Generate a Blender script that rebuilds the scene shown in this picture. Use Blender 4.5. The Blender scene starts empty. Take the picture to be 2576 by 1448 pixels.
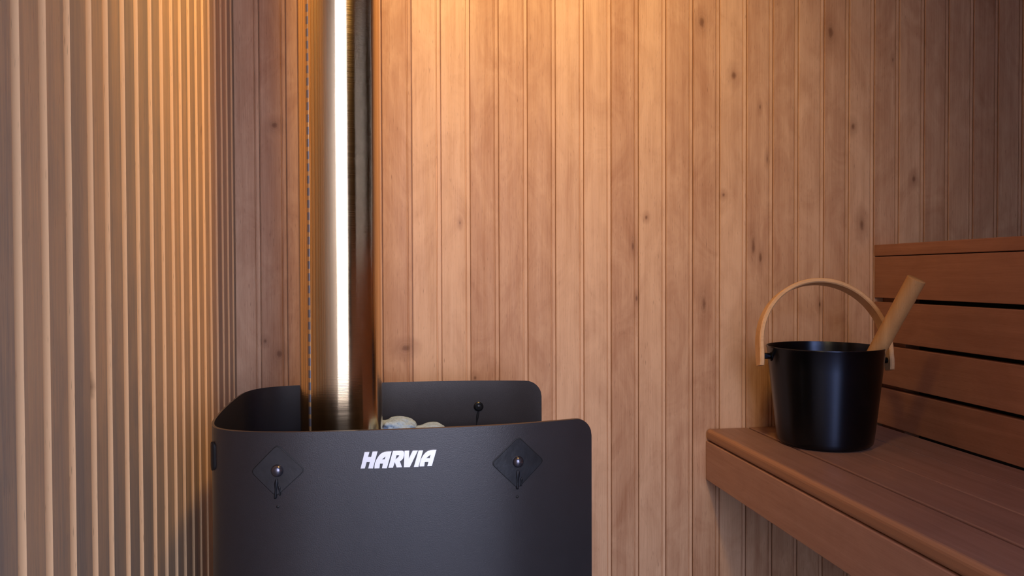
import bpy, bmesh, math, random
from mathutils import Vector, Matrix
random.seed(7)
S = bpy.context.scene
C = S.collection

# ------------------------------------------------------------------ camera
F = 1950.0; W, H = 2576, 1448
EYE = 1.03
YAW = math.radians(8.26); PITCH = math.atan(34.5/F); ROLL = -0.0035
cam_d = bpy.data.cameras.new('camera')
cam = bpy.data.objects.new('camera', cam_d); C.objects.link(cam)
cam_d.sensor_width = 36; cam_d.lens = F/W*36; cam_d.clip_start = 0.02
CR = Matrix.Rotation(-YAW, 3, 'Z') @ Matrix.Rotation(math.pi/2-PITCH, 3, 'X') @ Matrix.Rotation(ROLL, 3, 'Z')
cam.matrix_world = Matrix.Translation((0, 0, EYE)) @ CR.to_4x4()
S.camera = cam

# ------------------------------------------------------------------ room numbers (metres)
YB = 1.49          # back wall
XL = -0.30         # left wall
XR = 1.75          # far right wall behind the bench back
YF = -0.62         # wall with the doorway behind the camera
ZC = 2.06          # ceiling

# ------------------------------------------------------------------ world, daylight, exposure
world = bpy.data.worlds.new('World'); S.world = world; world.use_nodes = True
nt = world.node_tree; nt.nodes.clear()
wo = nt.nodes.new('ShaderNodeOutputWorld'); bg = nt.nodes.new('ShaderNodeBackground')
tc = nt.nodes.new('ShaderNodeTexCoord'); sp = nt.nodes.new('ShaderNodeSeparateXYZ')
cr = nt.nodes.new('ShaderNodeValToRGB')
cr.color_ramp.elements[0].position = 0.0; cr.color_ramp.elements[0].color = (0.86, 0.83, 1.0, 1)
cr.color_ramp.elements[1].position = 0.7; cr.color_ramp.elements[1].color = (0.52, 0.64, 1.0, 1)
nt.links.new(tc.outputs['Generated'], sp.inputs[0]); nt.links.new(sp.outputs['Z'], cr.inputs[0])
nt.links.new(cr.outputs[0], bg.inputs[0]); bg.inputs[1].default_value = 6.8
nt.links.new(bg.outputs[0], wo.inputs[0])
DX0, DX1, DZ1 = -0.26, 0.70, 2.02      # doorway opening
pl = bpy.data.lights.new('doorway_portal', 'AREA'); pl.shape = 'RECTANGLE'
pl.size = DX1-DX0; pl.size_y = DZ1; pl.cycles.is_portal = True
po = bpy.data.objects.new('doorway_portal', pl); C.objects.link(po)
po.location = ((DX0+DX1)/2, YF-0.05, DZ1/2); po.rotation_euler = (math.pi/2, 0, 0)
LAMP = Vector((0.23, 0.62, 2.00)); LAIM = Vector((0.03, 1.49, 1.47))
ll = bpy.data.lights.new('lamp_light', 'SPOT'); ll.energy = 48; ll.color = (1.0, 0.59, 0.17); ll.shadow_soft_size = 0.06
ll.spot_size = math.radians(116); ll.spot_blend = 1.0
lo = bpy.data.objects.new('lamp_light', ll); C.objects.link(lo); lo.location = LAMP
lo.rotation_euler = (LAIM-LAMP).to_track_quat('-Z', 'Y').to_euler()
S.view_settings.view_transform = 'Standard'; S.view_settings.look = 'None'
S.view_settings.gamma = 1; S.view_settings.use_curve_mapping = False
S.view_settings.exposure = 0.0

# ------------------------------------------------------------------ measuring helpers
def ray(px, py):
    return (CR @ Vector((px-W/2, -(py-H/2), -F))).normalized()
def on_y(px, py, Y):
    d = ray(px, py); t = Y/d.y; return Vector((0, 0, EYE))+d*t
def on_x(px, py, X):
    d = ray(px, py); t = X/d.x; return Vector((0, 0, EYE))+d*t

# ------------------------------------------------------------------ node helpers
def newmat(name):
    m = bpy.data.materials.new(name); m.use_nodes = True
    n = m.node_tree; n.nodes.clear()
    o = n.nodes.new('ShaderNodeOutputMaterial'); b = n.nodes.new('ShaderNodeBsdfPrincipled')
    n.links.new(b.outputs[0], o.inputs[0])
    return m, n, b
def N(n, t, **k):
    x = n.nodes.new(t)
    for a, v in k.items(): setattr(x, a, v)
    return x
def math_(n, op, a, b=None, c=None, clamp=False):
    x = N(n, 'ShaderNodeMath', operation=op, use_clamp=clamp)
    for i, v in enumerate((a, b, c)):
        if v is None: continue
        if isinstance(v, (int, float)): x.inputs[i].default_value = v
        else: n.links.new(v, x.inputs[i])
    return x.outputs[0]
def mixc(n, f, a, b, mode='MIX'):
    x = N(n, 'ShaderNodeMix', data_type='RGBA', blend_type=mode)
    for i, v in ((0, f), (6, a), (7, b)):
        if isinstance(v, (int, float)): x.inputs[i].default_value = v
        elif isinstance(v, tuple): x.inputs[i].default_value = (*v, 1)
        else: n.links.new(v, x.inputs[i])
    return x.outputs[2]
def noise(n, vec, scale, detail=3, rough=0.5, dist=0.0):
    x = N(n, 'ShaderNodeTexNoise'); x.inputs['Scale'].default_value = scale
    x.inputs['Detail'].default_value = detail; x.inputs['Roughness'].default_value = rough
    x.inputs['Distortion'].default_value = dist
    n.links.new(vec, x.inputs['Vector']); return x.outputs['Fac']
def rng(n, v, a, b, c=0.0, d=1.0):
    x = N(n, 'ShaderNodeMapRange'); n.links.new(v, x.inputs[0])
    for i, q in enumerate((a, b, c, d)): x.inputs[i+1].default_value = q
    return x.outputs[0]

def wood(name, light, dark, axis='Z', attr=True, knots=None, fig=0.5, rough=0.42, knot_col=(0.13, 0.05, 0.02), spec=0.4, auto_knots=0.0, bump=0.15, pores=0.5, grey=None):
    """grain runs along `axis`; 'seed' and 'tone' face attributes vary it from board to board"""
    m, n, b = newmat(name)
    tc = N(n, 'ShaderNodeTexCoord'); v = tc.outputs['Object']
    se = N(n, 'ShaderNodeAttribute', attribute_name='seed').outputs['Fac']
    tone = N(n, 'ShaderNodeAttribute', attribute_name='tone').outputs['Fac']
    off = N(n, 'ShaderNodeCombineXYZ'); n.links.new(math_(n, 'MULTIPLY', se, 13.7), off.inputs[0]); n.links.new(math_(n, 'MULTIPLY', se, 7.3), off.inputs[1]); n.links.new(math_(n, 'MULTIPLY', se, 29.1), off.inputs[2])
    ad = N(n, 'ShaderNodeVectorMath', operation='ADD'); n.links.new(v, ad.inputs[0]); n.links.new(off.outputs[0], ad.inputs[1])
    base = ad.outputs[0]
    def stretched(along, across):
        mp = N(n, 'ShaderNodeVectorMath', operation='MULTIPLY'); n.links.new(base, mp.inputs[0])
        s = [across]*3; s['XYZ'.index(axis)] = along; mp.inputs[1].default_value = s
        return mp.outputs[0]
    fine = noise(n, stretched(14, 700), 1.0, 2, 0.6)              # fine fibres
    mid = noise(n, stretched(1.6, 60), 1.0, 4, 0.6, 0.6)           # growth bands
    blot = noise(n, stretched(7, 16), 1.0, 4, 0.62, 1.4)           # soft curly figure
    poren = noise(n, stretched(55, 900), 1.0, 1, 0.5)
    f = math_(n, 'ADD', math_(n, 'MULTIPLY', rng(n, mid, 0.3, 0.7), 0.45*(1-fig)+0.12), math_(n, 'MULTIPLY', rng(n, blot, 0.3, 0.72), 0.55*fig+0.1))
    f = math_(n, 'ADD', f, math_(n, 'MULTIPLY', rng(n, fine, 0.3, 0.7, -0.5, 0.5), 0.22))
    f = math_(n, 'ADD', f, tone, clamp=True)
    col = mixc(n, f, light, dark)
    pf = rng(n, poren, 0.68, 0.80, 0, pores)
    col = mixc(n, pf, col, knot_col)
    if grey is not None:
        gn = noise(n, stretched(3, 9), 1.0, 3, 0.6, 0.5)
        col = mixc(n, rng(n, gn, 0.42, 0.75, 0, grey[1]), col, grey[0])
    if knots:
        wob = noise(n, v, 60, 3, 0.6)
        cur = None
        for (x, y, z, rx, rz) in knots:
            s = N(n, 'ShaderNodeVectorMath', operation='SUBTRACT'); n.links.new(v, s.inputs[0]); s.inputs[1].default_value = (x, y, z)
            q = N(n, 'ShaderNodeVectorMath', operation='MULTIPLY'); n.links.new(s.outputs[0], q.inputs[0]); q.inputs[1].default_value = (1.15/rx, 0, 0.8/rz)
            L = N(n, 'ShaderNodeVectorMath', operation='LENGTH'); n.links.new(q.outputs[0], L.inputs[0])
            cur = L.outputs['Value'] if cur is None else math_(n, 'MINIMUM', cur, L.outputs['Value'])
        cur = math_(n, 'ADD', cur, math_(n, 'MULTIPLY', math_(n, 'SUBTRACT', wob, 0.5), 1.6))
        halo = rng(n, cur, 0.8, 5.0, 0.5, 0)
        core = rng(n, cur, 0.3, 1.5, 0.7, 0)
        ringn = math_(n, 'MULTIPLY', math_(n, 'SINE', math_(n, 'MULTIPLY', cur, 7.0)), rng(n, cur, 0.8, 3.4, 0.16, 0))
        col = mixc(n, halo, col, tuple(c*0.55+d*0.45 for c, d in zip(dark, knot_col)))
        col = mixc(n, math_(n, 'MAXIMUM', ringn, 0.0), col, light)
        col = mixc(n, core, col, knot_col)
    if auto_knots:
        vo = N(n, 'ShaderNodeTexVoronoi'); vo.inputs['Scale'].default_value = 1.0
        wv = N(n, 'ShaderNodeVectorMath', operation='ADD'); n.links.new(stretched(4.2, 9), wv.inputs[0])
        nn = N(n, 'ShaderNodeTexNoise'); nn.inputs['Scale'].default_value = 40; n.links.new(base, nn.inputs['Vector'])
        sc = N(n, 'ShaderNodeVectorMath', operation='SCALE'); n.links.new(nn.outputs['Color'], sc.inputs[0]); sc.inputs['Scale'].default_value = 0.12
        n.links.new(sc.outputs[0], wv.inputs[1]); n.links.new(wv.outputs[0], vo.inputs['Vector'])
        kk = rng(n, vo.outputs['Distance'], 0.02, auto_knots, 0.7, 0)
        col = mixc(n, kk, col, knot_col)
    n.links.new(col, b.inputs['Base Color'])
    b.inputs['Roughness'].default_value = rough
    rr = rng(n, mid, 0.3, 0.7, rough-0.05, rough+0.08); n.links.new(rr, b.inputs['Roughness'])
    b.inputs['Specular IOR Level'].default_value = spec
    bp = N(n, 'ShaderNodeBump'); bp.inputs['Strength'].default_value = bump; bp.inputs['Distance'].default_value = 0.0006
    n.links.new(math_(n, 'ADD', fine, math_(n, 'MULTIPLY', mid, 1.5)), bp.inputs['Height']); n.links.new(bp.outputs[0], b.inputs['Normal'])
    return m

def plain(name, col, rough=0.5, metal=0.0, spec=0.5, bump=None, vary=0.0, coat=0.0):
    m, n, b = newmat(name)
    b.inputs['Base Color'].default_value = (*col, 1); b.inputs['Roughness'].default_value = rough
    b.inputs['Metallic'].default_value = metal; b.inputs['Specular IOR Level'].default_value = spec
    tc = N(n, 'ShaderNodeTexCoord')
    if vary:
        f = noise(n, tc.outputs['Object'], 60, 4, 0.6)
        n.links.new(mixc(n, rng(n, f, 0.3, 0.7), tuple(c*(1-vary) for c in col), tuple(min(1, c*(1+vary)) for c in col)), b.inputs['Base Color'])
    if bump:
        f = noise(n, tc.outputs['Object'], bump[0], 3, 0.6)
        bp = N(n, 'ShaderNodeBump'); bp.inputs['Strength'].default_value = bump[1]; bp.inputs['Distance'].default_value = 0.0005
        n.links.new(f, bp.inputs['Height']); n.links.new(bp.outputs[0], b.inputs['Normal'])
    return m

# ------------------------------------------------------------------ mesh helpers
def link(name, bm, mat, parent=None, smooth=False, bevel=0.0, seg=2, angle=None):
    me = bpy.data.meshes.new(name)
    bmesh.ops.recalc_face_normals(bm, faces=bm.faces)
    bm.to_mesh(me); bm.free()
    me.materials.append(mat)
    o = bpy.data.objects.new(name, me); C.objects.link(o)
    if smooth:
        for p in me.polygons: p.use_smooth = True
    if bevel:
        b = o.modifiers.new('bevel', 'BEVEL'); b.width = bevel; b.segments = seg; b.limit_method = 'ANGLE'; b.angle_limit = math.radians(40)
    if angle:
        me.set_sharp_from_angle(angle=math.radians(angle))
    if parent:
        o.parent = parent; o.matrix_parent_inverse = Matrix.Translation(-parent.location) if parent.type == 'EMPTY' else parent.matrix_parent_inverse.copy()
    return o
def box(bm, x0, x1, y0, y1, z0, z1, seed=None, tone=0.0):
    vs = [bm.verts.new((x, y, z)) for x in (x0, x1) for y in (y0, y1) for z in (z0, z1)]
    fs = [bm.faces.new([vs[i] for i in q]) for q in ((0, 1, 3, 2), (4, 6, 7, 5), (0, 4, 5, 1), (2, 3, 7, 6), (0, 2, 6, 4), (1, 5, 7, 3))]
    if seed is not None: mark(bm, fs, seed, tone)
    return fs
def layers(bm):
    s = bm.faces.layers.float.get('seed') or bm.faces.layers.float.new('seed')
    t = bm.faces.layers.float.get('tone') or bm.faces.layers.float.new('tone')
    return s, t
def mark(bm, fs, seed, tone):
    s, t = layers(bm)
    for f in fs: f[s] = seed; f[t] = tone
def nb():
    bm = bmesh.new(); layers(bm); return bm
def empty(name, loc, label, cat, group=None):
    o = bpy.data.objects.new(name, None); C.objects.link(o); o.location = loc; o.empty_display_size = 0.05
    o['label'] = label; o['category'] = cat
    if group: o['group'] = group
    bpy.context.view_layer.update()
    return o
def struct(o): o['kind'] = 'structure'; return o
def tag(o, label, cat, group=None):
    o['label'] = label; o['category'] = cat
    if group: o['group'] = group
    return o
def lathe(bm, prof, seg=64, c=(0, 0, 0), M=None):
    rings = []
    for r, z in prof:
        ring = []
        for i in range(seg):
            a = 2*math.pi*i/seg; p = Vector((r*math.cos(a), r*math.sin(a), z))
            if M is not None: p = M @ p
            else: p += Vector(c)
            ring.append(bm.verts.new(p))
        rings.append(ring)
    for a, b in zip(rings, rings[1:]):
        for i in range(seg):
            j = (i+1) % seg; bm.faces.new((a[i], a[j], b[j], b[i]))
    return rings

# ------------------------------------------------------------------ wood materials
knots_px = [(690, 315, 6, 4), (667, 858, 3, 3), (702, 890, 6, 5), (1766, 55, 6, 7), (1846, 190, 5, 6), (1820, 490, 3, 3), (1771, 765, 5, 10),
            (2090, 80, 6, 9), (2146, 318, 4, 5), (2299, 450, 4, 5), (2168, 565, 5, 9), (1592, 618, 3, 6), (1626, 546, 3, 3), (1895, 620, 4, 12),
            (1913, 650, 3, 8), (1022, 875, 9, 5), (1157, 560, 2, 3), (1602, 750, 2, 4), (2063, 765, 3, 4), (1195, 950, 3, 3), (1912, 270, 2, 4), (1930, 400, 2, 5), (2246, 150, 2, 4)]
def bk(lst):
    out = []
    for px, py, rx, rz in lst:
        p = on_y(px, py, YB); out.append((p.x, YB, p.z, rx*0.0009, rz*0.0009))
    return out
M_back = wood('alder_wall', (0.70, 0.465, 0.30), (0.37, 0.178, 0.092), 'Z', knots=bk(knots_px), fig=0.62, rough=0.46, spec=0.35)
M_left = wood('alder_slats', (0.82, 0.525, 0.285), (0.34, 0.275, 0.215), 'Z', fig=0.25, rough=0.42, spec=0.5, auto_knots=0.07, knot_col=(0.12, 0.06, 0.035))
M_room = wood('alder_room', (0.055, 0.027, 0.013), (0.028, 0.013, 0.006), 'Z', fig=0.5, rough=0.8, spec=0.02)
M_ceil = wood('alder_ceiling', (0.60, 0.37, 0.21), (0.38, 0.19, 0.09), 'X', fig=0.5, rough=0.5, spec=0.3)
M_bench = wood('alder_bench', (0.33, 0.190, 0.145), (0.18, 0.098, 0.076), 'Y', fig=0.4, rough=0.48, spec=0.35, pores=0.3, grey=((0.25, 0.155, 0.13), 0.6))
M_fascia = wood('alder_fascia', (0.54, 0.32, 0.225), (0.37, 0.20, 0.135), 'Y', fig=0.5, rough=0.48, spec=0.35, pores=0.4)  # colour lightened in place of the daylight missing on the bench front
M_rest = wood('alder_backrest', (0.42, 0.21, 0.12), (0.25, 0.11, 0.06), 'Y', fig=0.45, rough=0.5, spec=0.3, pores=0.4)
M_post = wood('alder_post', (0.42, 0.20, 0.11), (0.25, 0.11, 0.06), 'Z', rough=0.5)
M_handle = wood('bent_wood', (0.72, 0.47, 0.26), (0.50, 0.29, 0.14), 'X', fig=0.1, rough=0.5, spec=0.3)
M_ladle = wood('ladle_wood', (0.60, 0.36, 0.16), (0.40, 0.21, 0.08), 'Z', fig=0.2, rough=0.5, spec=0.3)
M_trim = plain('dark_trim', (0.10, 0.05, 0.03), 0.6)
M_floor = plain('floor_tile', (0.16, 0.14, 0.13), 0.55, bump=(40, 0.3), vary=0.2)

# ------------------------------------------------------------------ back wall: tongue and groove boards
gro = [(655, 0.05), (722, 0.16), (800, 0.1), (880, 0.1), (962, 0.12), (1037, 0.12), (1110, -0.14), (1183, -0.12), (1255, 0.12), (1327.5, 0.08), (1398, 0.08),
       (1469, -0.10), (1538, -0.08), (1607, 0.14), (1676, -0.10), (1744, 0.05), (1811.5, 0.12), (1878.5, -0.07), (1945, 0.05), (2008.5, 0.07), (2073, -0.02),
       (2136, 0.10), (2199, -0.04), (2261.5, 0.10), (2325, 0.02), (2386, 0.13), (2448, 0.05), (2510, 0.16), (2571, 0.08)]
# (pixel measured at mid height of the board's right-hand joint, tone)
def wall_profile(pts, plank_w, start, end):
    pass
xs = [(on_y(px, 500, YB).x, t*1.7) for px, t in gro]
pw = 0.0565
while xs[-1][0] < XR: xs.append((xs[-1][0]+pw, random.uniform(-.1, .15)))
bm = nb()
def vstrip(bm, p0, p1, z0, z1, seed, tone, nz=1):
    a = [bm.verts.new((p0[0], p0[1], z0+(z1-z0)*i/nz)) for i in range(nz+1)]
    b = [bm.verts.new((p1[0], p1[1], z0+(z1-z0)*i/nz)) for i in range(nz+1)]
    fs = [bm.faces.new((a[i], b[i], b[i+1], a[i+1])) for i in range(nz)]
    mark(bm, fs, seed, tone)
prev = XL
rec = 0.0045; stripw = 0.0092; ln = 0.0013
for i, (x, t) in enumerate(xs):
    x = min(x, XR); sd = random.random()*10
    # joint strip (the recessed tongue) ends at x; the board face runs from prev to x-stripw
    f0, f1 = prev, x-stripw
    prof = [(f0, YB+0.006), (f0+0.0002, YB+0.0012), (f0+0.0014, YB), (f1-0.0014, YB), (f1-0.0002, YB+0.0012), (f1, YB+0.0036), (f1+ln, YB+0.0036), (f1+ln+0.0008, YB+0.0016), (x-ln-0.0004, YB+0.0014), (x-ln, YB+0.006), (x, YB+0.006)]
    for k, (a, b) in enumerate(zip(prof, prof[1:])):
        vstrip(bm, a, b, 0, ZC, sd, t if k < 5 else (t-0.16 if k in (6, 7, 8) else t))
    prev = x
    if x >= XR: break
struct(link('wall_back', bm, M_back))

# ------------------------------------------------------------------ left wall: narrow V jointed boards
lg = [38.8, 108.4, 170.6, 226.3, 268.6, 310.9, 345.7, 380.5, 408.9, 434.2, 456.1, 477.5, 496.4, 513.5, 529.2, 544.6, 559.6, 573, 585]
ys = [on_x(px, 720, XL).y for px in lg]
py_ = ys[0]; pitch = (ys[-1]-ys[0])/(len(ys)-1)
while py_ > YF+0.03: py_ -= pitch; ys.insert(0, py_)
bm = nb(); prev = YF
G = 0.0085
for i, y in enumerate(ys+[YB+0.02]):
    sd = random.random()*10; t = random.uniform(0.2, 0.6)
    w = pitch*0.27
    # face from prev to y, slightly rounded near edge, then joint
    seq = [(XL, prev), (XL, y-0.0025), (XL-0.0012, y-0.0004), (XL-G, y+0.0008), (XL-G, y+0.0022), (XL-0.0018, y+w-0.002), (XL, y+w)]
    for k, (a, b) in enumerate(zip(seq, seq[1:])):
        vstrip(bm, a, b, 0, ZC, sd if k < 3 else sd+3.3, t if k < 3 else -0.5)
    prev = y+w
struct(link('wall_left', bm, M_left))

# ------------------------------------------------------------------ the rest of the room shell
bm = nb()
y = YF
while y < YB:
    y2 = min(y+pw, YB); sd = random.random()*10
    vstrip(bm, (XR, y+0.001), (XR, y2-0.001), 0, ZC, sd, random.uniform(-.1, .15)); vstrip(bm, (XR+0.005, y2-0.001), (XR+0.005, y2+0.001), 0, ZC, sd, 0.4); y = y2
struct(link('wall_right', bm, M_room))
bm = nb()
for x0, x1, z0 in ((XL-0.02, DX0, 0), (DX1, XR+0.02, 0), (DX0, DX1, DZ1)):
    x = x0
    while x < x1-1e-6:
        x2 = min(x+pw, x1); box(bm, x, x2-0.0015, YF-0.03, YF, z0, ZC, random.random()*10, random.uniform(-.1, .15)); x = x2
    box(bm, x0, x1, YF-0.08, YF-0.03, z0, ZC, 1, 0)
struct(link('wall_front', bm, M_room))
bm = nb()
box(bm, DX0-0.05, DX0, YF, YF+0.015, 0, DZ1+0.05, 2, 0.1); box(bm, DX1, DX1+0.05, YF, YF+0.015, 0, DZ1+0.05, 3, 0.1); box(bm, DX0, DX1, YF, YF+0.015, DZ1, DZ1+0.05, 4, 0.1)
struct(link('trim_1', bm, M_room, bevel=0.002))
bm = nb(); y = YF-0.1
while y < YB+0.02:
    y2 = min(y+pw, YB+0.02); box(bm, XL-0.02, XR+0.02, y, y2-0.0015, ZC, ZC+0.02, random.random()*10, random.uniform(-.1, .15)); y = y2
box(bm, XL-0.02, XR+0.02, YF-0.1, YB+0.02, ZC+0.02, ZC+0.04, 1, 0)
struct(link('ceiling', bm, M_ceil))
bm = nb(); box(bm, XL-0.05, XR+0.05, YF-0.1, YB+0.05, -0.03, 0); struct(link('floor', bm, M_floor))
M_ground = plain('paving', (0.13, 0.14, 0.15), 0.8, bump=(20, 0.5), vary=0.25)
bm = nb(); box(bm, -8, 8, -12, YF-0.1, -0.13, -0.1); struct(link('ground', bm, M_ground))
bm = nb(); box(bm, -0.90, -0.80, -6.0, YF-0.12, -0.1, 2.6); struct(link('wall_daylight_blocker', bm, M_trim))  # added unseen wall outside, keeps daylight off the right of the room

# ------------------------------------------------------------------ ceiling spotlight (above the frame)
lamp = empty('sauna_lamp', (LAMP.x, LAMP.y, ZC), 'small black swivelling spotlight under the wooden ceiling', 'lamp')
bm = nb(); lathe(bm, [(0.0001, 0), (0.04, 0), (0.04, -0.006), (0.008, -0.008), (0.008, -0.02), (0.0001, -0.02)], 40, (LAMP.x, LAMP.y-.03, ZC)); link('lamp_base', bm, M_trim, lamp, True, angle=40)
LM = Matrix.Translation(LAMP) @ (LAIM-LAMP).to_track_quat('Z', 'Y').to_matrix().to_4x4()
bm = nb(); lathe(bm, [(0.0001, -.06), (0.04, -.058), (0.060, -.045), (0.072, -.006), (0.069, -.006), (0.057, -.041), (0.038, -.052), (.0001, -.054)], 40, M=LM); link('lamp_shade', bm, M_trim, lamp, True, angle=40)
mg, n, b = newmat('warm_glass'); b.inputs['Base Color'].default_value = (1, .8, .5, 1); b.inputs['Emission Color'].default_value = (1, .55, .2, 1); b.inputs['Emission Strength'].default_value = 8
bm = nb(); lathe(bm, [(0.0001, -.030), (0.022, -.032), (0.040, -.036), (0.050, -.040)], 32, M=LM); link('lamp_lens', bm, mg, lamp, True)

# ------------------------------------------------------------------ stove
ZT = EYE-0.179
plan = [(.2367, .942), (.190, .929), (.12, .914), (.03, .907), (-.06, .907), (-.13, .911), (-.182, .924), (-.214, .948), (-.2275, .985), (-.2345, 1.05), (-.238, 1.12), (-.239, 1.19),
        (-.236, 1.235), (-.223, 1.268), (-.192, 1.290), (-.13, 1.301), (-.03, 1.307), (.08, 1.307), (.17, 1.297), (.2356, 1.280)]
def catmull(P, k=8):
    out = []
    P = [Vector(p) for p in P]; Q = [P[0]*2-P[1]]+P+[P[-1]*2-P[-2]]
    for i in range(1, len(Q)-2):
        a, b_, c, d = Q[i-1:i+3]
        for j in range(k):
            t = j/k; out.append(0.5*((2*b_)+(-a+c)*t+(2*a-5*b_+4*c-d)*t*t+(-a+3*b_-3*c+d)*t*t*t))
    out.append(Q[-2]); return out
dense = catmull(plan, 12)
acc = [0]
for a, b_ in zip(dense, dense[1:]): acc.append(acc[-1]+(b_-a).length)
TOT = acc[-1]
def at_s(s):
    s = max(0, min(TOT, s))
    for i in range(len(acc)-1):
        if acc[i+1] >= s:
            t = (s-acc[i])/(acc[i+1]-acc[i]); p = dense[i].lerp(dense[i+1], t); d = (dense[i+1]-dense[i]).normalized(); return p, d
    return dense[-1], (dense[-1]-dense[-2]).normalized()
def front_y(X):
    for a, b_ in zip(dense, dense[1:]):
        if b_.x <= X <= a.x and a.y < 1.1: return a.y+(b_.y-a.y)*(X-a.x)/(b_.x-a.x)
    return .95
def rear_y(X):
    for a, b_ in zip(dense, dense[1:]):
        if a.x <= X <= b_.x and a.y > 1.1: return a.y+(b_.y-a.y)*(X-a.x)/(b_.x-a.x)
    return 1.3
def px_front(px, py, off=0.0):
    Y = .91
    for _ in range(8):
        p = on_y(px, py, Y); Y = front_y(p.x)-off
    return on_y(px, py, Y)
stove = empty('sauna_stove', (0, 1.107, 0), 'black steel sauna stove with curved heat shield in the corner by the slatted wall', 'stove')
M_steel = plain('black_painted_steel', (0.019, 0.0170, 0.0200), 0.33, 0.0, 0.9, bump=(900, 0.25), vary=0.08)
M_edge = plain('black_oily_plate', (0.012, 0.014, 0.018), 0.28, 0.3, 0.5, bump=(90, 0.4), vary=0.3)
M_plate_l = plain('dark_plate', (0.019, 0.0195, 0.0225), 0.42, 0.0, 0.7, bump=(90, 0.5), vary=0.25)
M_plate_r = plain('blue_black_plate', (0.011, 0.014, 0.019), 0.33, 0.0, 0.7, bump=(90, 0.6), vary=0.3)
M_bolt = plain('steel_bolt', (0.16, 0.16, 0.20), 0.25, 0.9, 0.5)
M_black = plain('flat_black', (0.004, 0.004, 0.005), 0.6)
ss = [0, .001, .002, .0035, .0055, .008, .011, .014, .018, .022, .026, .030, .034, .038]
ss = ss+[.05+i*(TOT-.1)/110 for i in range(111)]+[TOT-s for s in reversed(ss)]
R0, R1 = 0.022, 0.026; ZB = 0.10; TH = 0.003
def top_of(s):
    for d, r in ((s, R0), (TOT-s, R1)):
        if d < r: return r-math.sqrt(max(0, r*r-(r-d)**2))
    return 0
bm = nb(); cols = []
for s in ss:
    p, d = at_s(s); nrm = Vector((d.y, -d.x)); nrm.normalize()     # points inwards
    if (Vector((0, 1.107))-p).dot(nrm) < 0: nrm = -nrm
    dz = top_of(s); row = []
    for side in (0, TH):
        q = p+nrm*side
        row.append([bm.verts.new((q.x, q.y, z)) for z in (ZB+dz, 0.5, 0.7, 0.78, ZT-dz-0.0006 if side == 0 else ZT-dz)])
    cols.append(row)
for a, b_ in zip(cols, cols[1:]):
    for side in (0, 1):
        for k in range(4): bm.faces.new((a[side][k], b_[side][k], b_[side][k+1], a[side][k+1]))
    bm.faces.new((a[0][4], b_[0][4], b_[1][4], a[1][4])); bm.faces.new((a[0][0], b_[0][0], b_[1][0], a[1][0]))
for c_ in (cols[0], cols[-1]):
    for k in range(4): bm.faces.new((c_[0][k], c_[1][k], c_[1][k+1], c_[0][k+1]))
shield = link('heat_shield', bm, M_steel, stove, True, angle=35)
def centre(o, x, y):
    # mesh data moved so that the object's origin sits on the axis of the round thing
    o.data.transform(Matrix.Translation((-x, -y, 0)))
    o.matrix_basis = Matrix.Translation((x, y, 0)) @ o.matrix_basis
    return o
def sub(name, bm, mat, smooth=False, bevel=0, angle=None):
    o = link(name, bm, mat, None, smooth, bevel, angle=angle)
    o.parent = shield; o.matrix_parent_inverse = Matrix.Translation(-Vector((0, 1.107, 0)))
    o.matrix_parent_inverse = (Matrix.Translation((0, 1.107, 0)) @ shield.matrix_parent_inverse).inverted()
    return o
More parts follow.
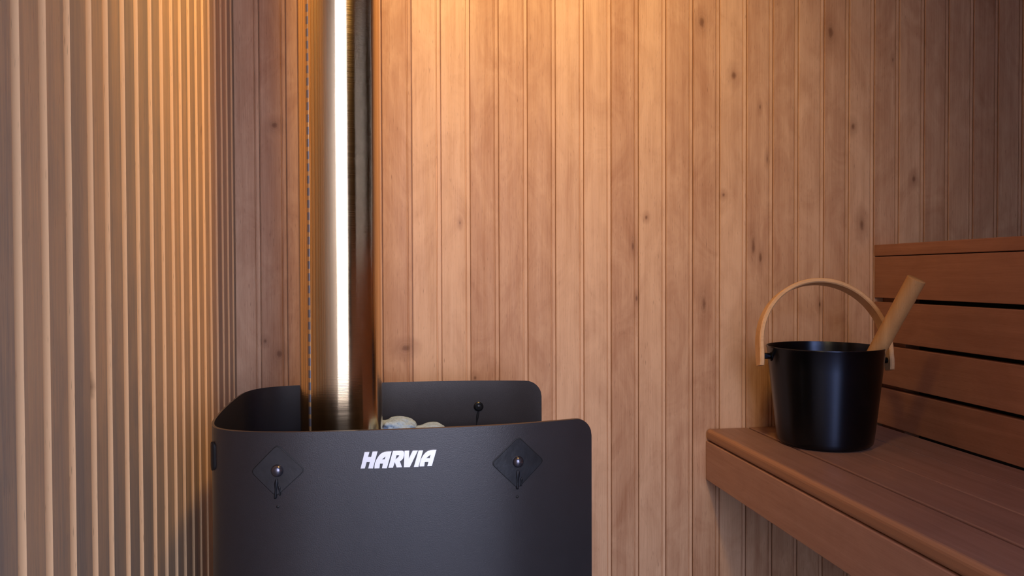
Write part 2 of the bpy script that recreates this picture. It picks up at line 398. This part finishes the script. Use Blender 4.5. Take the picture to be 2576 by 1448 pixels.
# diamond plates with domed bolts, oil runs and pinholes
def plate(corners, bolt, hole, br, drip, label, mp_):
    P = [px_front(*c, 0.0).xz for c in corners]
    ctr = sum(P, Vector((0, 0)))/4
    outline = []
    for i in range(4):
        p0, p1, p2 = P[i-1], P[i], P[(i+1) % 4]
        a = p1.lerp(p0, 0.13); c = p1.lerp(p2, 0.13)
        for j in range(6):
            t = j/5; outline.append((a*(1-t)**2+p1*2*t*(1-t)+c*t*t))
        for j in range(1, 6): outline.append(c.lerp(p2.lerp(p1, 0.13), j/6))
    bm = nb(); rings = []
    for sc, off in ((0.0, .0018), (0.5, .0018), (0.955, .0018), (0.96, .0008), (1.0, .0006), (1.0, -.0005)):
        ring = []
        for q in outline:
            v = ctr+(q-ctr)*sc
            if sc == 0: v = ctr
            ring.append(bm.verts.new((v.x, front_y(v.x)-off, v.y)))
            if sc == 0: break
        rings.append(ring)
    k = len(outline)
    for i in range(k): bm.faces.new((rings[0][0], rings[1][i], rings[1][(i+1) % k]))
    for a, b_ in zip(rings[1:], rings[2:]):
        for i in range(k): bm.faces.new((a[i], a[(i+1) % k], b_[(i+1) % k], b_[i]))
    o = sub('fixing_plate', bm, mp_, True, angle=30); o['label'] = label; o.data.materials.append(M_black)
    for p in o.data.polygons[3*k:]: p.material_index = 1  # outer rim of the plate in flat black, a dark outline
    # bolt
    bp = px_front(*bolt); t = Vector((1, front_y(bp.x+.004)-front_y(bp.x-.004), 0)); nn = Vector((t.y*125, -1, 0)).normalized()
    Mx = Matrix.Translation(bp+nn*0.002) @ nn.to_track_quat('Z', 'Y').to_matrix().to_4x4()
    bm = nb(); pr = [(br*1.06, -.001), (br*1.03, .0006)]+[(br*math.cos(a*math.pi/20), .0008+br*0.75*math.sin(a*math.pi/20)) for a in range(0, 10)]+[(0.00005, .0008+br*.75)]
    lathe(bm, pr, 32, M=Mx); sub('bolt', bm, M_bolt, True, angle=50)
    # oil run below the bolt
    bm = nb()
    for x0, y0, x1, y1, w in drip:
        a = px_front(x0, y0, .0026); c = px_front(x1, y1, .0026)
        L = 10; prevr = None
        for i in range(L+1):
            t = i/L; q = a.lerp(c, t); ww = w*0.00046*(0.45+0.55*math.sin(3.1*t+0.4)**2+0.25*math.sin(9*t))
            ring = [bm.verts.new((q.x+ww*dx, q.y-dy, q.z)) for dx, dy in ((-1, -.0008), (-.5, .0004), (.5, .0004), (1, -.0008))]
            if prevr:
                for k in range(3): bm.faces.new((prevr[k], prevr[k+1], ring[k+1], ring[k]))
            prevr = ring
        bm.faces.new(prevr)
    sub('oil_run', bm, M_edge, True)
    hp = px_front(*hole, .0002); bm = nb()
    lathe(bm, [(0.0018, 0.0), (0.0016, .0004), (0.00002, .0004)], 16, M=Matrix.Translation(hp) @ Matrix.Rotation(math.pi/2, 4, 'X'))
    sub('screw_hole', bm, M_black, True)
plate([(697, 1116), (769, 1181), (695, 1249), (630, 1185)], (699, 1182), (699, 1274), 0.0068, [(696, 1205, 692, 1254, 5), (702, 1222, 704, 1246, 3)], 'left dark diamond plate', M_plate_l)
plate([(1304, 1096), (1369, 1157), (1302, 1229), (1234, 1165)], (1302, 1160), (1301, 1249), 0.0066, [(1303, 1182, 1302, 1230, 5), (1313, 1200, 1311, 1222, 3)], 'right dark diamond plate with glossy scratches', M_plate_r)
# rear panel bolt and run
def px_rear(px, py, off=0.004):
    Y = 1.3
    for _ in range(6):
        p = on_y(px, py, Y); Y = rear_y(p.x)-off
    return on_y(px, py, Y)
bp = px_rear(1204, 1022); bm = nb()
Mx = Matrix.Translation(bp+Vector((0, .001, 0))) @ Matrix.Rotation(math.pi/2, 4, 'X')
lathe(bm, [(.0082, 0), (.0082, .0015), (.0066, .003), (.0058, .0032), (.0050, .002), (.0034, .002), (.0030, .0045), (.0001, .005)], 28, M=Mx); sub('bolt', bm, M_edge, True, angle=40)
bm = nb(); prevr = None
for i in range(9):
    t = i/8; q = px_rear(1204-8*t, 1034+50*t, 0.0034); ww = 0.0022*(0.6+0.5*math.sin(7*t))+.0005
    ring = [bm.verts.new((q.x+ww*dx, q.y-dy, q.z)) for dx, dy in ((-1, -.0006), (0, .0006), (1, -.0006))]
    if prevr:
        for k in range(2): bm.faces.new((prevr[k], prevr[k+1], ring[k+1], ring[k]))
    prevr = ring
sub('oil_run', bm, M_edge, True)
# rubber-lined slot at the left rounded corner
bm = nb(); p0 = px_front(533, 1105); 
slot_s = None
for s in [i*TOT/2000 for i in range(2000)]:
    p, d = at_s(s)
    if p.x < -0.2195 and p.y < 1.0: slot_s = s; break
prevr = None; zs = [ZT-.018-.034*i/12 for i in range(13)]
for i, z in enumerate(zs):
    e = min(i, 12-i); hw = 0.0075*min(1, math.sqrt(max(0.02, 1-(1-e/2.5)**2)) if e < 2.5 else 1)
    ring = []
    for k, off in ((-1, -.0002), (-.8, .0022), (.8, .0022), (1, -.0002)):
        p, d = at_s(slot_s+hw*k); nrm = Vector((d.y, -d.x)).normalized()
        if (Vector((0, 1.107))-p).dot(nrm) > 0: nrm = -nrm
        q = p+nrm*off; ring.append(bm.verts.new((q.x, q.y, z)))
    if prevr:
        for k in range(3): bm.faces.new((prevr[k], prevr[k+1], ring[k+1], ring[k]))
    else: bm.faces.new(ring)
    prevr = ring
bm.faces.new(prevr)
sub('rubber_grip', bm, M_black, True)
# lettering
letters = [
 [[(400, 390), (530, 390), (490, 525), (575, 525), (615, 378), (748, 375), (625, 832), (498, 832), (540, 660), (455, 660), (405, 832), (290, 835)]],
 [[(1128, 372), (1000, 828), (868, 828), (895, 700), (815, 700), (800, 828), (665, 832), (666, 760), (680, 690), (710, 610), (750, 540), (800, 470), (860, 418), (930, 388), (1000, 375)], [(968, 508), (868, 586), (938, 586)]],
 [[(1165, 360), (1400, 355), (1445, 366), (1468, 400), (1466, 480), (1442, 560), (1400, 610), (1350, 640), (1410, 800), (1265, 805), (1215, 660), (1165, 812), (1040, 816)], [(1262, 475), (1235, 590), (1310, 522), (1338, 475)]],
 [[(1478, 355), (1605, 352), (1592, 575), (1700, 352), (1840, 350), (1620, 797), (1460, 799)]],
 [[(1856, 350), (1978, 348), (1855, 790), (1728, 795)]],
 [[(2340, 335), (2215, 772), (2090, 775), (2125, 660), (2025, 660), (2010, 778), (1885, 780), (1888, 720), (1905, 640), (1935, 560), (1980, 480), (2040, 410), (2110, 365), (2190, 342), (2260, 335)], [(2182, 462), (2062, 556), (2157, 560)]],
]
M_logo = plain('polished_badge', (0.97, 0.95, 0.93), 0.30, 0.8, 0.5)
cu = bpy.data.curves.new('badge_curve', 'CURVE'); cu.dimensions = '2D'; cu.fill_mode = 'BOTH'; cu.extrude = 0.0008
for L in letters:
    for poly in L:
        sp_ = cu.splines.new('POLY'); sp_.points.add(len(poly)-1); sp_.use_cyclic_u = True
        for i, (x, y) in enumerate(poly):
            p = on_y(880+x/10.733, 1100+y/10.733, 0.905); sp_.points[i].co = (p.x, p.z, 0, 1)
tmp = bpy.data.objects.new('badge_tmp', cu); C.objects.link(tmp); bpy.context.view_layer.update()
me = bpy.data.meshes.new_from_object(tmp.evaluated_get(bpy.context.evaluated_depsgraph_get()))
bpy.data.objects.remove(tmp)
bm = nb(); bm.from_mesh(me)
for v in bm.verts: v.co = Vector((v.co.x, front_y(v.co.x)-0.0008-v.co.z, v.co.y))
badge = sub('badge', bm, M_logo); badge['label'] = 'polished silver lettering reading HARVIA'
# stove body inside the shield, stone tray and feet
M_cast = plain('cast_iron', (0.02, 0.02, 0.022), 0.6, bump=(300, 0.4), vary=0.2)
ZP = ZT-0.078
bm = nb(); box(bm, -.16, .17, .965, 1.25, 0.14, ZP); link('firebox', bm, M_cast, stove, bevel=0.008)
bm = nb()
for x0, x1, y0, y1 in ((-.175, -.169, .95, 1.265), (.179, .185, .95, 1.265), (-.169, .179, .95, .956), (-.169, .179, 1.259, 1.265)): box(bm, x0, x1, y0, y1, ZP-.02, ZP+.004)
link('stone_tray', bm, M_cast, stove, bevel=0.001)
for fx in (-.14, .14):
    for fy in (.98, 1.23):
        bm = nb(); lathe(bm, [(.0, 0), (.018, 0), (.018, .006), (.011, .012), (.011, .145)], 20, (fx, fy, 0)); link('foot', bm, M_cast, stove, True, angle=40)

# ------------------------------------------------------------------ flue pipe
ft = on_y(857, 700, 1.1235); FX, FY, FR = ft.x, 1.1235, 0.0572
m, n, b = newmat('stainless_steel'); M_inox = m
b.inputs['Metallic'].default_value = 1; b.inputs['Base Color'].default_value = (0.82, 0.65, 0.42, 1); b.inputs['Roughness'].default_value = 0.09
tg = N(n, 'ShaderNodeTangent', direction_type='RADIAL', axis='Z'); n.links.new(tg.outputs[0], b.inputs['Tangent']); b.inputs['Anisotropic'].default_value = 0.75; b.inputs['Anisotropic Rotation'].default_value = 0.25
tcn = N(n, 'ShaderNodeTexCoord'); mp = N(n, 'ShaderNodeVectorMath', operation='MULTIPLY'); n.links.new(tcn.outputs['Object'], mp.inputs[0]); mp.inputs[1].default_value = (3, 3, 900)
f1 = noise(n, mp.outputs[0], 1, 3, 0.7)
mp2 = N(n, 'ShaderNodeVectorMath', operation='MULTIPLY'); n.links.new(tcn.outputs['Object'], mp2.inputs[0]); mp2.inputs[1].default_value = (22, 22, 5)
f2 = noise(n, mp2.outputs[0], 1, 2, 0.5)
bp_ = N(n, 'ShaderNodeBump'); bp_.inputs['Strength'].default_value = 0.10; bp_.inputs['Distance'].default_value = 0.0004; n.links.new(f1, bp_.inputs['Height'])
bp2 = N(n, 'ShaderNodeBump'); bp2.inputs['Strength'].default_value = 0.25; bp2.inputs['Distance'].default_value = 0.002; n.links.new(f2, bp2.inputs['Height']); n.links.new(bp2.outputs[0], bp_.inputs['Normal'])
n.links.new(bp_.outputs[0], b.inputs['Normal'])
n.links.new(rng(n, f1, 0.3, 0.7, 0.12, 0.2), b.inputs['Roughness'])
flue = empty('flue_pipe', (FX, FY, ZP), 'tall shiny stainless steel flue pipe rising from the black stove', 'pipe')
bm = nb(); lathe(bm, [(FR-.001, ZP+.001), (FR, ZP+.001), (FR, ZC), (FR-.001, ZC), (FR-.001, ZP+.001)], 160, (FX, FY, 0)); centre(link('pipe', bm, M_inox, flue, True, angle=40), FX, FY)
# welded seam, a dashed raised strip on the left of the pipe
m, n, b = newmat('seam_steel'); b.inputs['Metallic'].default_value = 0.8; b.inputs['Roughness'].default_value = 0.38
tcn = N(n, 'ShaderNodeTexCoord'); sx = N(n, 'ShaderNodeSeparateXYZ'); n.links.new(tcn.outputs['Object'], sx.inputs[0])
wv = math_(n, 'SINE', math_(n, 'MULTIPLY', sx.outputs['Z'], 2*math.pi/0.0165))
n.links.new(mixc(n, rng(n, wv, -0.55, -0.3), (0.62, 0.40, 0.20), (0.24, 0.25, 0.30)), b.inputs['Base Color'])
a0 = math.atan2(0-FY, 0-FX)        # towards the camera
aa = a0-math.asin(min(.99, 74/100))
bm = nb(); prevr = None
for i in range(61):
    z = ZP+.002+(ZC-ZP-.002)*i/60; w = 0.042
    ring = [bm.verts.new((FX+(FR+o)*math.cos(aa+k*w), FY+(FR+o)*math.sin(aa+k*w), z)) for k, o in ((-1, 0), (-.7, .0007), (.7, .0007), (1, 0))]
    if prevr:
        for k in range(3): bm.faces.new((prevr[k], prevr[k+1], ring[k+1], ring[k]))
    prevr = ring
link('seam', bm, m, flue, True)
bm = nb(); lathe(bm, [(FR+.0005, ZP+.0), (FR+.010, ZP+.0), (FR+.010, ZP+.008), (FR+.0005, ZP+.012)], 64, (FX, FY, 0)); link('collar', bm, M_cast, flue, True, angle=40)

# ------------------------------------------------------------------ stones
m, n, b = newmat('pale_stone'); M_stone = m; b.inputs['Roughness'].default_value = 0.85
tcn = N(n, 'ShaderNodeTexCoord'); f = noise(n, tcn.outputs['Object'], 130, 5, 0.7); f2 = noise(n, tcn.outputs['Object'], 420, 2, 0.6)
c1 = mixc(n, rng(n, f, 0.35, 0.65), (0.32, 0.50, 0.74), (0.48, 0.70, 0.95)); c1 = mixc(n, rng(n, f2, 0.62, 0.72, 0, .8), c1, (0.08, 0.10, 0.13)); n.links.new(c1, b.inputs['Base Color'])
bpn = N(n, 'ShaderNodeBump'); bpn.inputs['Strength'].default_value = 0.7; bpn.inputs['Distance'].default_value = 0.002; n.links.new(f, bpn.inputs['Height']); n.links.new(bpn.outputs[0], b.inputs['Normal'])
from mathutils import noise as mn
def stone(cx, cy, sx_, sy_, h, seed, label, heights=None):
    bm = nb(); bmesh.ops.create_icosphere(bm, subdivisions=5, radius=1)
    z0 = ZP+.0015
    for v in bm.verts:
        d = v.co.normalized()
        e = 1+0.22*mn.noise(d*1.6+Vector((seed, 0, 0)))+0.08*mn.noise(d*4+Vector((0, seed, 0)))+0.03*mn.noise(d*11+Vector((seed, seed, 0)))
        p = Vector((math.copysign(abs(d.x)**.8, d.x), math.copysign(abs(d.y)**.8, d.y), math.copysign(abs(d.z)**.72, d.z)))*e
        v.co = p
    zmin = min(v.co.z for v in bm.verts); zmax = max(v.co.z for v in bm.verts)
    for v in bm.verts:
        u = (v.co.z-zmin)/(zmax-zmin)
        k = 1.0
        if heights: 
            x = v.co.x; k = heights(x)
        v.co = Vector((cx+v.co.x*sx_, cy+v.co.y*sy_, z0+u*h*k))
    o = link('sauna_stone', bm, M_stone, smooth=True); tag(o, label, 'stone', 'sauna stones on the stove'); return o
stone(-.004, 1.205, .031, .032, .0365, 3.1, 'pale blue speckled peaked stone beside the flue pipe, inside the black stove', lambda x: 1-.10*max(0, x)-.07*max(0, -x-.2))
stone(.046, 1.115, .029, .038, .041, 8.4, 'pale blue flat-topped stone just visible over the stove rim, right of the peaked one', lambda x: 1-.05*max(0, x))

# ------------------------------------------------------------------ bench
XB = on_y(1774, 1100, YB).x; XK = on_y(2199, 700, YB).x
ZBN = EYE-0.3125; YN = YF+0.03
bench = empty('sauna_bench', ((XB+XK)/2, 0.6, 0), 'long brown wooden sauna bench running along the right, carrying the black bucket', 'bench')
bw = (XK-XB)/4.0
n = M_bench.node_tree; b = n.nodes['Principled BSDF']; src = b.inputs['Base Color'].links[0].from_socket
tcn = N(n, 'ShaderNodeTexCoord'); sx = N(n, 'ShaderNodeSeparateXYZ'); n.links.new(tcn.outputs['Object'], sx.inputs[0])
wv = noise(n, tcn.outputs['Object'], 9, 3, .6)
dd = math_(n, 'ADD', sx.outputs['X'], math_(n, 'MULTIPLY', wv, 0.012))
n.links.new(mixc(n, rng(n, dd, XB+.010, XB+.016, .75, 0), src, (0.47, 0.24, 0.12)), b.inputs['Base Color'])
for i in range(4):
    bm = nb(); box(bm, XB+i*bw+0.0008, XB+(i+1)*bw-0.0008-(0.004 if i == 3 else 0), YN, YB-.001, ZBN-.024, ZBN, i*1.7+.4, (0, .05, -.05, .04)[i]); link('seat_board', bm, M_bench, bench, bevel=0.0022 if i else 0.008, seg=4)
bm = nb(); box(bm, XB+.001, XB+.023, YN, YB-.001, ZBN-.0245-.079, ZBN-.0252, 4.2, 0); link('front_board', bm, M_fascia, bench, bevel=0.0015)
for yy in (1.44, 0.75, 0.0, -.5):
    bm = nb(); box(bm, XB+.024, XK-.006, yy-.02, yy+.02, ZBN-.09, ZBN-.0255, 5, .1); link('crosspiece', bm, M_bench, bench, bevel=.001)
for yy in (1.0, -.4):
    bm = nb(); box(bm, XK-.055, XK-.012, yy-.02, yy+.02, 0, ZBN-.091, 6, .1); link('leg', bm, M_post, bench, bevel=.002)

# ------------------------------------------------------------------ backrest
rest = empty('bench_backrest', (XK, 0.6, ZBN), 'slatted brown wooden backrest of four wide boards and a top rail behind the bench', 'backrest')
def zrow(py): return on_y(2199, py, YB).z
rows = [(646, 748, .0, 1), (758, 855, .05, 2), (865, 960, -.02, 3), (970, 1060, .04, 4)]
for a, c, t, sd in rows:
    bm = nb(); box(bm, XK, XK+.018, YN, YB-.001, zrow(c), zrow(a), sd*2.3, t); link('back_board', bm, M_rest, rest, bevel=.0012)
bm = nb(); box(bm, XK-.001, XK+.05, YN, YB-.001, zrow(644), zrow(616), 9.1, -.05); link('top_rail', bm, M_rest, rest, bevel=.0015)
bm = nb(); box(bm, XK+.051, XK+.055, YN, YB-.003, ZBN-.02, zrow(646)); link('gap_shade_sheet', bm, plain('gap_shade_black', (.01, .008, .007), .9), rest)  # added dark sheet, stands in for shade seen through the board gaps
for y0, y1 in ((YB-.075, YB-.002), (0.55, 0.60), (-.45, -.40)):
    bm = nb(); box(bm, XK+.0185, XK+.05, y0, y1, 0.0, zrow(646), 7.7, .1); link('upright', bm, M_post, rest, bevel=.001)

# ------------------------------------------------------------------ bucket
HB = 0.1785; BX, BY = .7715, 1.323; ZBk = ZBN+.0005
bucket = empty('sauna_bucket', (BX, BY, ZBk), 'black metal sauna bucket with arched pale wooden handle standing on the bench', 'bucket')
m, n, b = newmat('black_anodised'); M_buck = m
b.inputs['Base Color'].default_value = (0.034, 0.044, 0.070, 1); b.inputs['Metallic'].default_value = 1.0; b.inputs['Roughness'].default_value = 0.33; b.inputs['Anisotropic'].default_value = 0.85; b.inputs['Anisotropic Rotation'].default_value = 0.25
tg = N(n, 'ShaderNodeTangent', direction_type='RADIAL', axis='Z'); n.links.new(tg.outputs[0], b.inputs['Tangent'])
tcn = N(n, 'ShaderNodeTexCoord'); mp = N(n, 'ShaderNodeVectorMath', operation='MULTIPLY'); n.links.new(tcn.outputs['Object'], mp.inputs[0]); mp.inputs[1].default_value = (2, 2, 1100)
f1 = noise(n, mp.outputs[0], 1, 2, .6); bpn = N(n, 'ShaderNodeBump'); bpn.inputs['Strength'].default_value = .25; bpn.inputs['Distance'].default_value = .0003; n.links.new(f1, bpn.inputs['Height']); n.links.new(bpn.outputs[0], b.inputs['Normal'])
RT, RB = .1022, .0825
def rad(z): return RB+(RT-RB)*z/HB
prof = [(0, 0.0), (RB-.012, 0), (RB-.005, .0015), (RB-.0005, .006), (RB+.001, .012)]+[(rad(z), z) for z in (.03, .06, .1, .14, HB-.003)]+[(RT+.0008, HB-.0015), (RT+.0004, HB), (RT-.0015, HB)]+[(rad(z)-.0022, z) for z in (HB-.004, HB-.01, .14, .1, .06, .02, .008)]+[(0, .006)]
bm = nb(); lathe(bm, [(max(r, .00005), z) for r, z in prof], 128, (BX, BY, ZBk)); centre(link('pail', bm, M_buck, bucket, True, angle=50), BX, BY)
# handle: bent strip leaning back towards the wall
phi = math.radians(6)            # direction of the pivot axis in plan
ax = Vector((math.cos(phi), -math.sin(phi), 0)); lean = math.radians(14)
up = Vector((math.sin(phi)*math.sin(lean), math.cos(phi)*math.sin(lean), math.cos(lean)))
tl = math.radians(2.5); ax, up = ax*math.cos(tl)-up*math.sin(tl), up*math.cos(tl)+ax*math.sin(tl)
wd = ax.cross(up).normalized()      # strip width direction
pc = Vector((BX, BY, ZBk+HB-.022))
RH = .1200; hgt = .144
path = []
path += [(-RH, -.018), (-RH, -.010), (-RH, 0.0), (-RH+.0003, .010)]
a0_ = 0
z00 = .016
for i in range(0, 49):
    a = math.pi-math.pi*i/48
    path.append((RH*math.cos(a), z00+(hgt-z00)*math.sin(a)**0.93 if math.sin(a) > 0 else z00))
path += [(RH-.0003, .010), (RH, 0), (RH, -.010), (RH, -.018)]
bm = nb(); hw, ht = .014, .0042; prevr = None
P3 = [Vector((p[0], p[1])) for p in path]
npth = len(P3)
for i, p in enumerate(P3):
    t = (P3[min(i+1, npth-1)]-P3[max(i-1, 0)]).normalized(); nr = Vector((-t.y, t.x))
    end = min(i, npth-1-i); w = hw*(0.72 if end == 0 else 0.93 if end == 1 else 1)
    ring = []
    for k, o in ((-1, -.55), (-.86, -1), (.86, -1), (1, -.55), (1, .55), (.86, 1), (-.86, 1), (-1, .55)):
        q = p+nr*(o*ht); ring.append(bm.verts.new(pc+ax*q.x+up*q.y+wd*(k*w)))
    if prevr:
        for k in range(8): bm.faces.new((prevr[k], prevr[(k+1) % 8], ring[(k+1) % 8], ring[k]))
    else: bm.faces.new(ring)
    prevr = ring
bm.faces.new(prevr)
mark(bm, bm.faces, 2.2, -.05)
link('handle', bm, M_handle, bucket, True, angle=35)
for sgn in (-1, 1):
    bm = nb(); A = pc+ax*sgn*(rad(HB-.022)-.002); d = (ax*sgn)
    Mx = Matrix.Translation(A) @ d.to_track_quat('Z', 'Y').to_matrix().to_4x4(); L = RH-.0036-rad(HB-.022)+.002
    lathe(bm, [(.0001, 0), (.009, 0), (.009, .003), (.0055, .005), (.0055, L), (.0001, L)], 24, M=Mx); link('hinge', bm, M_buck, bucket, True, angle=40)

# ------------------------------------------------------------------ ladle
def at_depth(px, py, zc):
    d = CR @ Vector(((px-W/2), -(py-H/2), -F)); return Vector((0, 0, EYE))+d*(zc/F)
Ptop = at_depth(2306, 701, 1.325); Prim = at_depth(2206, 882, 1.375)
dr = (Prim-Ptop).normalized()
tz = (ZBk+.03-Ptop.z)/dr.z; Pbot = Ptop+dr*tz
print('LADLE', Ptop, Prim, Pbot, (Pbot-Vector((BX, BY, Pbot.z))).length)
ladle = empty('sauna_ladle', Pbot, 'wooden-handled ladle leaning inside the black bucket, its round handle pointing up right', 'ladle')
bm = nb()
Lh = (Pbot-Ptop).length-.03
q = (-dr).to_track_quat('Z', 'Y').to_matrix().to_4x4()
rr0 = .0155
base_ = Ptop+dr*Lh
Mx = Matrix.Translation(base_) @ q
rings = []
# direction of the flat cut: end face slopes
side = (Mx.to_3x3().inverted() @ Vector((-.3, -1, .25))).normalized()
for z in [0, .002, .01]+[Lh*i/12 for i in range(1, 12)]+[Lh-.004, Lh-.001, Lh]:
    sc = 1.0 if .001 < z < Lh-.0005 else .92
    ring = []
    for i in range(40):
        a = 2*math.pi*i/40; cx, cy = math.cos(a), math.sin(a)
        rx = rr0*sc*(1-.12*(1-z/Lh))
        p = Vector((cx*rx, cy*rx, z))
        ring.append(bm.verts.new(Mx @ p))
    rings.append(ring)
for a, c in zip(rings, rings[1:]):
    for i in range(40): bm.faces.new((a[i], a[(i+1) % 40], c[(i+1) % 40], c[i]))
bm.faces.new(rings[0]); bm.faces.new(rings[-1])
mark(bm, bm.faces, 5.5, .1)
link('ladle_handle', bm, M_ladle, ladle, True, angle=40)
bm = nb(); cb = Vector((Pbot.x, Pbot.y, ZBk+.008))
lathe(bm, [(.0001, .001), (.024, .001), (.030, .006), (.034, .03), (.0345, .036), (.033, .036), (.0322, .03), (.028, .008), (.0001, .004)], 40, tuple(cb+Vector((0, 0, 0)))); link('ladle_cup', bm, M_buck, ladle, True, angle=50)
